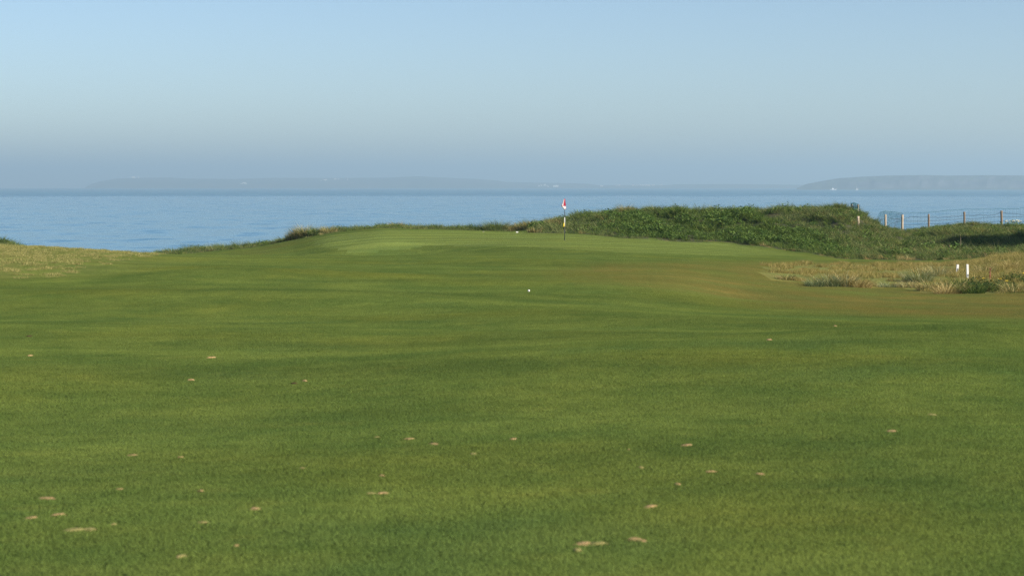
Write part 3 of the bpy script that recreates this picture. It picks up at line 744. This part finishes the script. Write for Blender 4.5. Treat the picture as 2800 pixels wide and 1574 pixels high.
# cliff edge clumps seen against the sea
tus(800, 0, .7, .50, 'rusty dry tussock by the short post at the end of the green', [DB, GB], Y=118.6, n=420)
tus(818, 0, 1.0, .72, 'tall rusty tussock right of the short post against the sea', [DB, LB], Y=118.2, n=620)
tus(836, 0, 1.1, .80, 'tallest green tussock of the clump at the left end of the green', [LB, DB], Y=118.0, n=640)
tus(868, 0, 1.2, .55, 'round green tussock in the middle of the left end clump', [LB, GB], Y=117.2, n=620)
tus(898, 0, 1.0, .50, 'straw green tussock at the right of the left end clump', [GB, DB], Y=116.4, n=480)
tus(930, 0, .8, .42, 'small tussock left of the green skyline top', [GB, LB], Y=117, n=380)
tus(985, 0, .9, .38, 'dark spiky tussock on the green skyline, leftmost of three', [LB, GB], Y=119, n=380)
tus(1040, 0, .6, .42, 'small lone dark tussock on the crown of the green skyline', [LB], Y=119.5, n=300)
tus(1085, 0, 1.1, .46, 'rounded rusty green tussock right of the skyline crown', [GB, DB], Y=119.5, n=460)
tus(1195, 0, .8, .40, 'bushy dark tussock midway along the skyline strip', [LB, GB], Y=120, n=380)
tus(1300, 0, .9, .52, 'dark upright tussock left of the domed hillock', [LB, KB], Y=120.5, n=420)
tus(1348, 0, 1.2, .60, 'domed hillock of combed green marram, left half', [GB, LB], Y=120.5, n=640, wind=.8, lean=.8)
tus(1364, 0, 1.1, .74, 'domed hillock of combed green marram, taller right half', [LB, GB], Y=120.8, n=680, wind=-.5, lean=.8)
tus(1398, 0, .9, .46, 'tan topped hillock right of the domed marram', [DB, GB], Y=120.5, n=460)
tus(1422, 0, .9, .50, 'small green and tan hillock in the dip', [GB, DB], Y=120.8, n=460)
tus(1450, 0, 1.1, .60, 'pale crested hillock left of the flagstick', [GB, DB], Y=120, n=520)
tus(1463, 0, .8, .40, 'rusty low bush at the corner of the tee grass', [DB, KB], Y=113.4, n=420)
tus(1515, 0, 1.3, .55, 'tan faced hillock just left of the flagstick', [DB, GB], Y=119.5, n=600)
tus(1590, 0, 1.2, .62, 'dark tussock on the ridge just right of the flagstick', [LB, KB], Y=121.5, n=560)
tus(1712, 0, 1.2, .60, 'tan tipped tussock on the rising dune ridge', [DB, GB], Y=121.5, n=520)
tus(1792, 0, 1.5, .62, 'bushy dark tussock crowning the highest dune ridge', [LB, GB], Y=122, n=640)
tus(-6, 0, 1.1, .50, 'dark green bush at the left picture edge above the golden slope', [LB, KB], Y=117, n=520)
tus(26, 0, .8, .28, 'low green tussock right of the bush at the left picture edge', [LB, GB], Y=117, n=320)
tus(42, 0, .6, .16, 'smallest green tuft trailing right from the left edge bush', [GB], Y=117, n=200)
for i, (sx, ww) in enumerate(((445, .9), (470, 1.0), (520, 1.1), (565, 1.0), (610, 1.1), (655, 1.0), (690, 1.0))):
    nm = ['leftmost low', 'second low', 'third low', 'middle', 'fifth', 'sixth', 'rightmost'][i]
    tus(sx, 0, ww, .42 + .06 * (i % 3), nm + ' green tussock of the cliff edge row below the green', [GB if i % 2 else LB, LB if i % 2 else GB], Y=120.5, n=420)

# ------------------------------------------------------------------ golf things
M_WHITE = simple_mat('white_paint', (0.70, 0.69, 0.66), 0.55, .14, 25)
M_BLACK = simple_mat('black_fibreglass', (0.03, 0.034, 0.04), 0.4, .2, 15)
M_GREY = simple_mat('blue_grey_fibreglass', (0.12, 0.15, 0.19), 0.4, .2, 15)
M_RED = simple_mat('crimson_cloth', (0.42, 0.02, 0.06), 0.8, .15, 15)
M_FLAG = simple_mat('white_cloth', (0.74, 0.62, 0.65), 0.85, .05, 15)
M_YELLOW = simple_mat('yellow_plastic', (0.80, 0.58, 0.02), 0.4, .1, 15)
g = hit(1544, 657, 85, 110)
fs = empty('flagstick', g); fs.scale = (1, 1, 1); tag(fs, 'flagstick with a limp white and crimson flag on the putting green', 'flagstick')
for nm, z0, z1, mt in (('lower_pole', -.10, .72, M_BLACK), ('white_band', .721, 1.18, M_WHITE), ('upper_pole', 1.181, 2.14, M_GREY)):
    m = MB(); m.tube([(0, 0, z0), (0, 0, z1)], .019, 10); m.obj(nm, mt, fs, True)
# limp flag: cloth hung from the top, swept to the left, folded
def cloth(prof, ncol, depth, ph):
    v = []; f = []
    for (z, x0, x1) in prof:
        for k in range(ncol):
            u = k / (ncol - 1); v.append(((x0 + (x1 - x0) * u) * 1.3, -.024 - depth * (.5 + .5 * math.sin(u * 7 + ph + z * 3)), z))
    for i in range(len(prof) - 1):
        for k in range(ncol - 1): f.append((i*ncol+k, i*ncol+k+1, (i+1)*ncol+k+1, (i+1)*ncol+k))
    return v, f
def thick(o, t=.004):
    md = o.modifiers.new('thickness', 'SOLIDIFY'); md.thickness = t; return o
v, f = cloth([(2.13, -.022, -.008), (2.0, -.062, -.010), (1.88, -.102, -.012), (1.80, -.130, -.010), (1.78, -.135, -.008)], 8, .03, 0)
fl = thick(mesh_obj('flag', v, f, M_FLAG, fs, True))
v, f = cloth([(2.145, -.016, .018), (2.0, -.030, .030), (1.88, -.040, .040), (1.80, -.040, .045), (1.77, -.036, .040)], 5, .03, 1.5)
thick(mesh_obj('hoist_panel', v, f, M_RED, fl, True))
v, f = cloth([(1.778, -.136, .040), (1.762, -.134, .044)], 9, .034, 1.0)
thick(mesh_obj('border', v, f, M_RED, fl, True))
v, f = cloth([(1.760, -.130, .040), (1.72, -.105, .055), (1.66, -.060, .058), (1.60, -.030, .035)], 7, .04, .6)
thick(mesh_obj('flag_fold', v, f, M_FLAG, fl, True))
m = MB(); m.tube([(-.030, -.02, .71), (-.052, -.02, .73), (-.050, -.02, .80), (-.030, -.02, .90)], [.020, .030, .027, .014], 10); m.tube([(-.075, -.02, .695), (-.045, -.02, .72)], [.010, .016], 8)
m.obj('depth_marker', M_YELLOW, fs, True)
# cup rim
m = MB(); n = 24
ring = [(math.cos(k * 6.2832 / n), math.sin(k * 6.2832 / n)) for k in range(n)]
m.add([(x * .054, y * .054, .004) for x, y in ring] + [(x * .066, y * .066, .003) for x, y in ring], [(k, (k + 1) % n, n + (k + 1) % n, n + k) for k in range(n)])
cup = m.obj('hole_rim', M_WHITE, ground_o); cup.location = g

# ball with dimples
import bmesh
bm = bmesh.new(); bmesh.ops.create_icosphere(bm, subdivisions=5, radius=.02135)
fib = [Vector((math.sqrt(1 - y * y) * math.cos(i * 2.39996), math.sqrt(1 - y * y) * math.sin(i * 2.39996), y)) for i in range(330) for y in [1 - 2 * (i + .5) / 330]]
fa = np.array(fib)
for vv in bm.verts:
    n_ = vv.co.normalized(); dd = float(np.arccos(min(1, (fa @ np.array(n_)).max())))
    vv.co = n_ * (.02135 - .0004 * max(0, 1 - (dd / .085) ** 2))
bme = bpy.data.meshes.new('golf_ball'); bm.to_mesh(bme); bm.free(); bme.materials.append(M_WHITE)
bme.polygons.foreach_set('use_smooth', [True] * len(bme.polygons))
ball = bpy.data.objects.new('golf_ball', bme); COL.objects.link(ball)
g = hit(1446, 799, 25, 60); ball.location = (g.x, g.y, g.z + .0215 + .008); ball.scale = (1.0,) * 3
tag(ball, 'white golf ball lying alone on the middle of the fairway', 'golf ball')
# tee markers beyond the green
M_POSTT = simple_mat('worn_marker_paint', (0.36, 0.34, 0.24), .8, .2, 15)
def tee_marker(sx, row, s, label):
    g = hit(sx, row, 109, 125); e = empty('tee_marker', g); tag(e, label, 'tee marker', 'tee markers beyond the green')
    m = MB(); a, b_, h = s * .5, s * .28, s * .5
    m.add([(-a, -b_, .01), (a, -b_, .01), (a, b_, .01), (-a, b_, .01), (-a*.75, -b_*.6, h), (a*.9, -b_*.6, h*.85), (a*.9, b_*.6, h*.85), (-a*.75, b_*.6, h)],
          [(0,3,2,1),(4,5,6,7),(0,1,5,4),(1,2,6,5),(2,3,7,6),(3,0,4,7)]); m.obj('marker_block', M_WHITE if s > .1 else M_POSTT, e)
    m = MB(); m.tube([(0, 0, -.12), (0, 0, .012)], .012, 6); m.obj('spike', M_GREY, e)
tee_marker(1414, 636, .14, 'white wedge tee marker on the grass beyond the green, left of the flag')
tee_marker(1322, 634.5, .09, 'small faint tee marker below the dark upright tussock')

# white stakes
def stake(sx, row, Y, hgt, w, lean, label):
    b_ = ground(sx, Y); e = empty('marker_stake', b_); tag(e, label, 'stake', 'white marker stakes in the rough'); e.rotation_euler = (0, lean, 0)
    m = MB(); x = w / 2; y = .02; c = .012
    for z0, z1 in ((-.15, hgt),):
        pass
    v = []
    for z, k in ((-.25, .25), (0, .8), (.06, 1), (hgt - .02, 1), (hgt, .86)):
        v += [(-x*k, -y*k + c*0, z), (-x*k*.8, -y*k - .004, z), (x*k*.8, -y*k - .004, z), (x*k, -y*k, z), (x*k, y*k, z), (-x*k, y*k, z)]
    f = []
    for i in range(4):
        for k in range(6): f.append((i*6+k, i*6+(k+1) % 6, (i+1)*6+(k+1) % 6, (i+1)*6+k))
    f.append(tuple(range(24, 30))); f.append(tuple(range(6))[::-1])
    m.add(v, f); m.obj('board', M_WHITE, e)
    m = MB(); m.box((w * .22, -y - .012, .13), (w * .3, .012, .05)); m.obj('label_plate', M_GREY, e)
stake(2617, 0, 62, .28, .072, math.radians(4), 'leaning white marker stake, shorter and left of the two in the rough')
stake(2646, 0, 55, .44, .062, math.radians(-1.5), 'upright white marker stake, taller and right of the two in the rough')
# reddish stalk
g = hit(2707, 772, 40, 90)
m = MB(); m.tube([(0, 0, 0), (.01, 0, .22), (.0, 0, .42)], [.012, .010, .004], 6)
r = random.Random(4)
for i in range(26):
    z = r.uniform(.10, .40); a = r.uniform(0, 6.28); m.tube([(0, 0, z), (.035*math.cos(a), .035*math.sin(a), z + .03)], [.012, .005], 5)
o = m.obj('dock_stalk', simple_mat('dry_dock', (0.30, 0.13, 0.07), .9, .3, 60)); o.location = g; tag(o, 'thin reddish brown dead stalk standing in the dark weeds', 'plant')

# fence along the cliff
M_POST = simple_mat('weathered_timber', (0.20, 0.155, 0.11), 0.9, .4, 9)
M_POSTL = simple_mat('bleached_timber', (0.40, 0.33, 0.24), 0.9, .35, 9)
M_NET = simple_mat('teal_netting', (0.012, 0.115, 0.125), 0.7, .2, 9)
M_WIRE = simple_mat('rusty_wire', (0.045, 0.055, 0.06), 0.6, .2, 9)
def post(name, sx, top, Y, dia, mt, parent, leanx=0.0, foot=.35):
    b_ = ground(sx, Y); tz = EYE - (top - HOR) / F * Y; h_ = tz - b_.z; r = random.Random(int(sx)); m = MB()
    pts = [(leanx * u * h_ + r.uniform(-.006, .006), r.uniform(-.006, .006), -foot + (h_ + foot) * u) for u in np.linspace(0, 1, 7)]
    m.tube(pts, [dia / 2 * r.uniform(.93, 1.05) for _ in pts], 9); o = m.obj(name, mt, parent, True)
    o.location = b_ - parent.location; return o, b_, h_
fb = ground(2470, 127)
fence = empty('wire_fence', fb); tag(fence, 'broken post and wire fence with teal netting along the cliff top', 'fence')
posts = {}
for sx, top, Y, dia, mt, ln in ((2421.5, 586, 126.5, .135, M_POSTL, 0), (2467, 587, 126.5, .16, M_POSTL, .015), (2539.5, 585, 127, .135, M_POST, 0), (2637, 579, 127, .14, M_POST, 0), (2739.5, 576, 127, .155, M_POST, -.02), (2860, 574, 127, .15, M_POST, 0),
                               (2283, 561, 125.5, .14, M_POSTL, 0), (2310, 560, 125.5, .13, M_POSTL, 0), (2329, 556.5, 125.5, .16, M_POSTL, 0), (2345.5, 559, 125.5, .15, M_POSTL, .03)):
    posts[sx] = post('post', sx, top, Y, dia, mt, fence, ln)
def wire(name, knots, rad, mt, sag=.0, seed=1):
    r = random.Random(seed); P = []
    for (a, b_) in zip(knots[:-1], knots[1:]):
        for k in range(8):
            u = k / 8; p_ = Vector(a).lerp(Vector(b_), u); p_.z -= sag * 4 * u * (1 - u) + r.uniform(-.03, .03); P.append(p_ - fence.location)
    P.append(Vector(knots[-1]) - fence.location)
    m = MB(); m.tube(P, rad, 4); m.obj(name, mt, fence)
def pq(sx, row, Y=127): return px(sx, row, Y - .05)
wire('wire', [pq(2395, 608), pq(2421, 594), pq(2467, 600), pq(2490, 592), pq(2539, 594), pq(2590, 592), pq(2637, 588), pq(2680, 587), pq(2710, 588), pq(2739, 580), pq(2800, 586), pq(2860, 582)], .010, M_WIRE, .03, 1)
wire('wire', [pq(2400, 612), pq(2467, 604), pq(2539, 603), pq(2637, 597), pq(2739, 592), pq(2860, 590)], .009, M_WIRE, .05, 2)
wire('wire', [pq(2467, 614), pq(2539, 612), pq(2637, 604), pq(2739, 605), pq(2860, 603)], .009, M_WIRE, .04, 3)
wire('top_line', [pq(2408, 580), pq(2421, 577), pq(2467, 582), pq(2539, 580), pq(2600, 574), pq(2637, 572), pq(2739, 571), pq(2800, 568.5), pq(2860, 568)], .008, M_NET, .02, 4)
def netting(name, topk, botk, Y, step, rad, seed):
    """sagging mesh of cords between a top and a bottom line given as photo pixels at the fence's distance"""
    r = random.Random(seed); tx = np.array(topk, float); bx = np.array(botk, float); m = MB()
    x0, x1 = tx[0, 0], tx[-1, 0]; W = (x1 - x0) / F * Y; nc = max(2, int(W / step)); H = (bx[:, 1].mean() - tx[:, 1].mean()) / F * Y; nr = max(2, int(H / step))
    G = {}
    for i in range(nc + 1):
        u = i / nc; sx = x0 + (x1 - x0) * u; tr = np.interp(sx, tx[:, 0], tx[:, 1]); bsx = bx[0, 0] + (bx[-1, 0] - bx[0, 0]) * u; br = np.interp(bsx, bx[:, 0], bx[:, 1])
        for j in range(nr + 1):
            w = j / nr; q = px(sx + (bsx - sx) * w, tr + (br - tr) * w, Y + .06 * math.sin(i * .7 + j))
            G[i, j] = Vector(q) + Vector((r.gauss(0, .010), r.gauss(0, .02), r.gauss(0, .012))) - fence.location
    for i in range(nc + 1):
        m.tube([G[i, j] for j in range(nr + 1)], rad * r.uniform(.6, 1.3), 3, False)
    for j in range(nr + 1):
        m.tube([G[i, j] for i in range(nc + 1)], rad * r.uniform(.6, 1.3), 3, False)
    o = m.obj(name, M_NET, fence); o['kind'] = 'stuff'; return o
netting('netting', [(2406, 580), (2421, 577), (2440, 579), (2468, 583)], [(2390, 613), (2421, 618), (2468, 630)], 126.75, .075, .0085, 1)
netting('netting', [(2468, 583), (2540, 580), (2640, 572), (2740, 571), (2860, 568)], [(2468, 628), (2540, 624), (2640, 608), (2740, 616), (2860, 612)], 127.15, .24, .0030, 2)
netting('netting', [(2326, 556), (2334, 554), (2344, 556), (2351, 562)], [(2330, 574), (2338, 578), (2346, 594), (2352, 594)], 125.3, .06, .013, 3)
netting('netting', [(2262, 571), (2274, 565), (2282, 560), (2292, 567)], [(2258, 578), (2270, 578), (2284, 574), (2296, 574)], 125.2, .08, .010, 4)
# separate stumps
e = ground(2346.5, 118)
for sx, top, Y, dia, mt, label in ((2346.5, 591, None, .16, M_POSTL, 'pale cut timber post sunk in the weeds on the dune face'),
                                   (800.5, 635.5, 119.2, .13, M_POSTL, 'short bleached post at the left end of the green clump')):
    if Y is None: Y = hit(sx, 619, 100, 124).y
    b_ = ground(sx, Y); tz = EYE - (top - HOR) / F * Y; h_ = tz - b_.z; m = MB()
    pts = [(.005 * math.sin(k), 0, -.3 + (h_ + .3) * k / 6) for k in range(7)]
    m.tube(pts, [dia / 2 * (1 + .04 * math.sin(k * 2.1)) for k in range(7)], 10)
    o = m.obj('timber_post', mt, None, True); o.location = b_; tag(o, label, 'post')
# dead branch in the marram
g = hit(2610, 692, 92, 112); m = MB()
m.tube([(-.75, 0, .04), (-.3, .02, .10), (.1, 0, .16), (.45, -.02, .30), (.62, 0, .34)], [.035, .04, .035, .025, .012], 6)
m.tube([(.30, 0, .24), (.34, 0, .50), (.32, 0, .86)], [.02, .016, .006], 5); m.tube([(-.3, .0, .10), (-.24, 0, .32), (-.30, 0, .48)], [.02, .015, .006], 5)
o = m.obj('fallen_branch', simple_mat('dead_wood', (0.34, 0.27, 0.16), .9, .3, 20)); o.location = g; tag(o, 'dead pale branch lying in the marram below the fence', 'branch')

# ------------------------------------------------------------------ divots: sandy scars, parts of the ground
M_SAND = simple_mat('divot_sand', (0.40, 0.27, 0.13), 0.95, .25, 60, .05)
M_EARTH = simple_mat('divot_earth', (0.060, 0.040, 0.022), 0.95, .3, 60, .05)
M_PALE = simple_mat('dry_turf', (0.30, 0.26, 0.10), 0.95, .3, 60, .05)
DIV = [(362,1245,30,0),(493,1251,16,0),(327,1338,18,0),(126,1363,44,0),(549,1343,22,0),(697,1394,40,0),(86,1419,36,0),(161,1410,30,0),(205,1450,50,2),(245,1448,40,2),
       (826,1282,20,2),(645,1493,18,0),(494,1526,28,2),(311,1434,16,2),(556,1432,26,2),(1119,1200,28,0),(1185,1215,30,0),(1294,1242,24,2),(1404,1202,28,0),(1878,1218,32,0),
       (1046,1350,28,0),(1015,1350,26,2),(1044,1303,18,0),(1853,1325,20,0),(1779,1387,38,0),(1595,1488,50,0),(1635,1489,46,2),(1735,1479,34,0),(1755,1484,24,0),(1579,1509,32,2),
       (1752,1280,20,2),(1030,1197,16,2),(2437,1181,30,0),(1944,1290,28,0),(2078,1298,24,0),(2549,1135,24,2),(80,921,18,1),(83,974,13,0),(578,979,22,0),(523,1041,16,0),
       (803,1050,16,1),(833,1043,14,0),(2103,931,18,0),(2283,892,10,0),(1719,1232,7,0)]
for i, (sx, row, wpx, kind) in enumerate(DIV):
    g = hit(sx, row, 6, 60); w = wpx / F * g.y; r = random.Random(i * 13 + 1); ln = min(.13, w * 1.5) * r.uniform(.7, 1.1)
    n = 26; up = .007 if g.y > 15 else 0.0; v = [(0, 0, .006 + up)]; tl = slope_tilt(np.array([g.x]), np.array([g.y]))[0]
    for ringr, zz in ((.6, .0075 + up), (1.0, .001 + up * .5)):
        for k in range(n):
            a = 6.2832 * k / n; q = ringr * (1 + .25 * math.sin(2 * a + i) + r.uniform(-.32, .32))
            v.append((math.cos(a) * q * w / 2, math.sin(a) * q * ln / 2, zz))
    f = [(0, 1 + k, 1 + (k + 1) % n) for k in range(n)] + [(1 + k, 1 + n + k, 1 + n + (k + 1) % n, 1 + (k + 1) % n) for k in range(n)]
    o = mesh_obj('divot', v, f, (M_SAND, M_EARTH, M_PALE)[kind], ground_o, True); o.location = g; o.rotation_euler = (tl[0], tl[1], r.uniform(-.25, .25))

# ------------------------------------------------------------------ the air over the bay
HX, HT, HB = 23500., 205., -36.
hm = bpy.data.materials.new('haze'); hm.use_nodes = True; ht = hm.node_tree; ht.nodes.remove(ht.nodes['Principled BSDF'])
pv = ht.nodes.new('ShaderNodeVolumePrincipled'); pv.inputs['Color'].default_value = (0.57, 0.82, 1.0, 1)
pv.inputs['Density'].default_value = 1.75e-4; pv.inputs['Anisotropy'].default_value = 0.2
ht.links.new(pv.outputs[0], ht.nodes['Material Output'].inputs['Volume'])
m = MB(); m.box((0, 0, (HT + HB) / 2), (2 * HX, 2 * HX, HT - HB)); hz = m.obj('haze', hm); tag(hz, kind='stuff')
hz.display_type = 'WIRE'
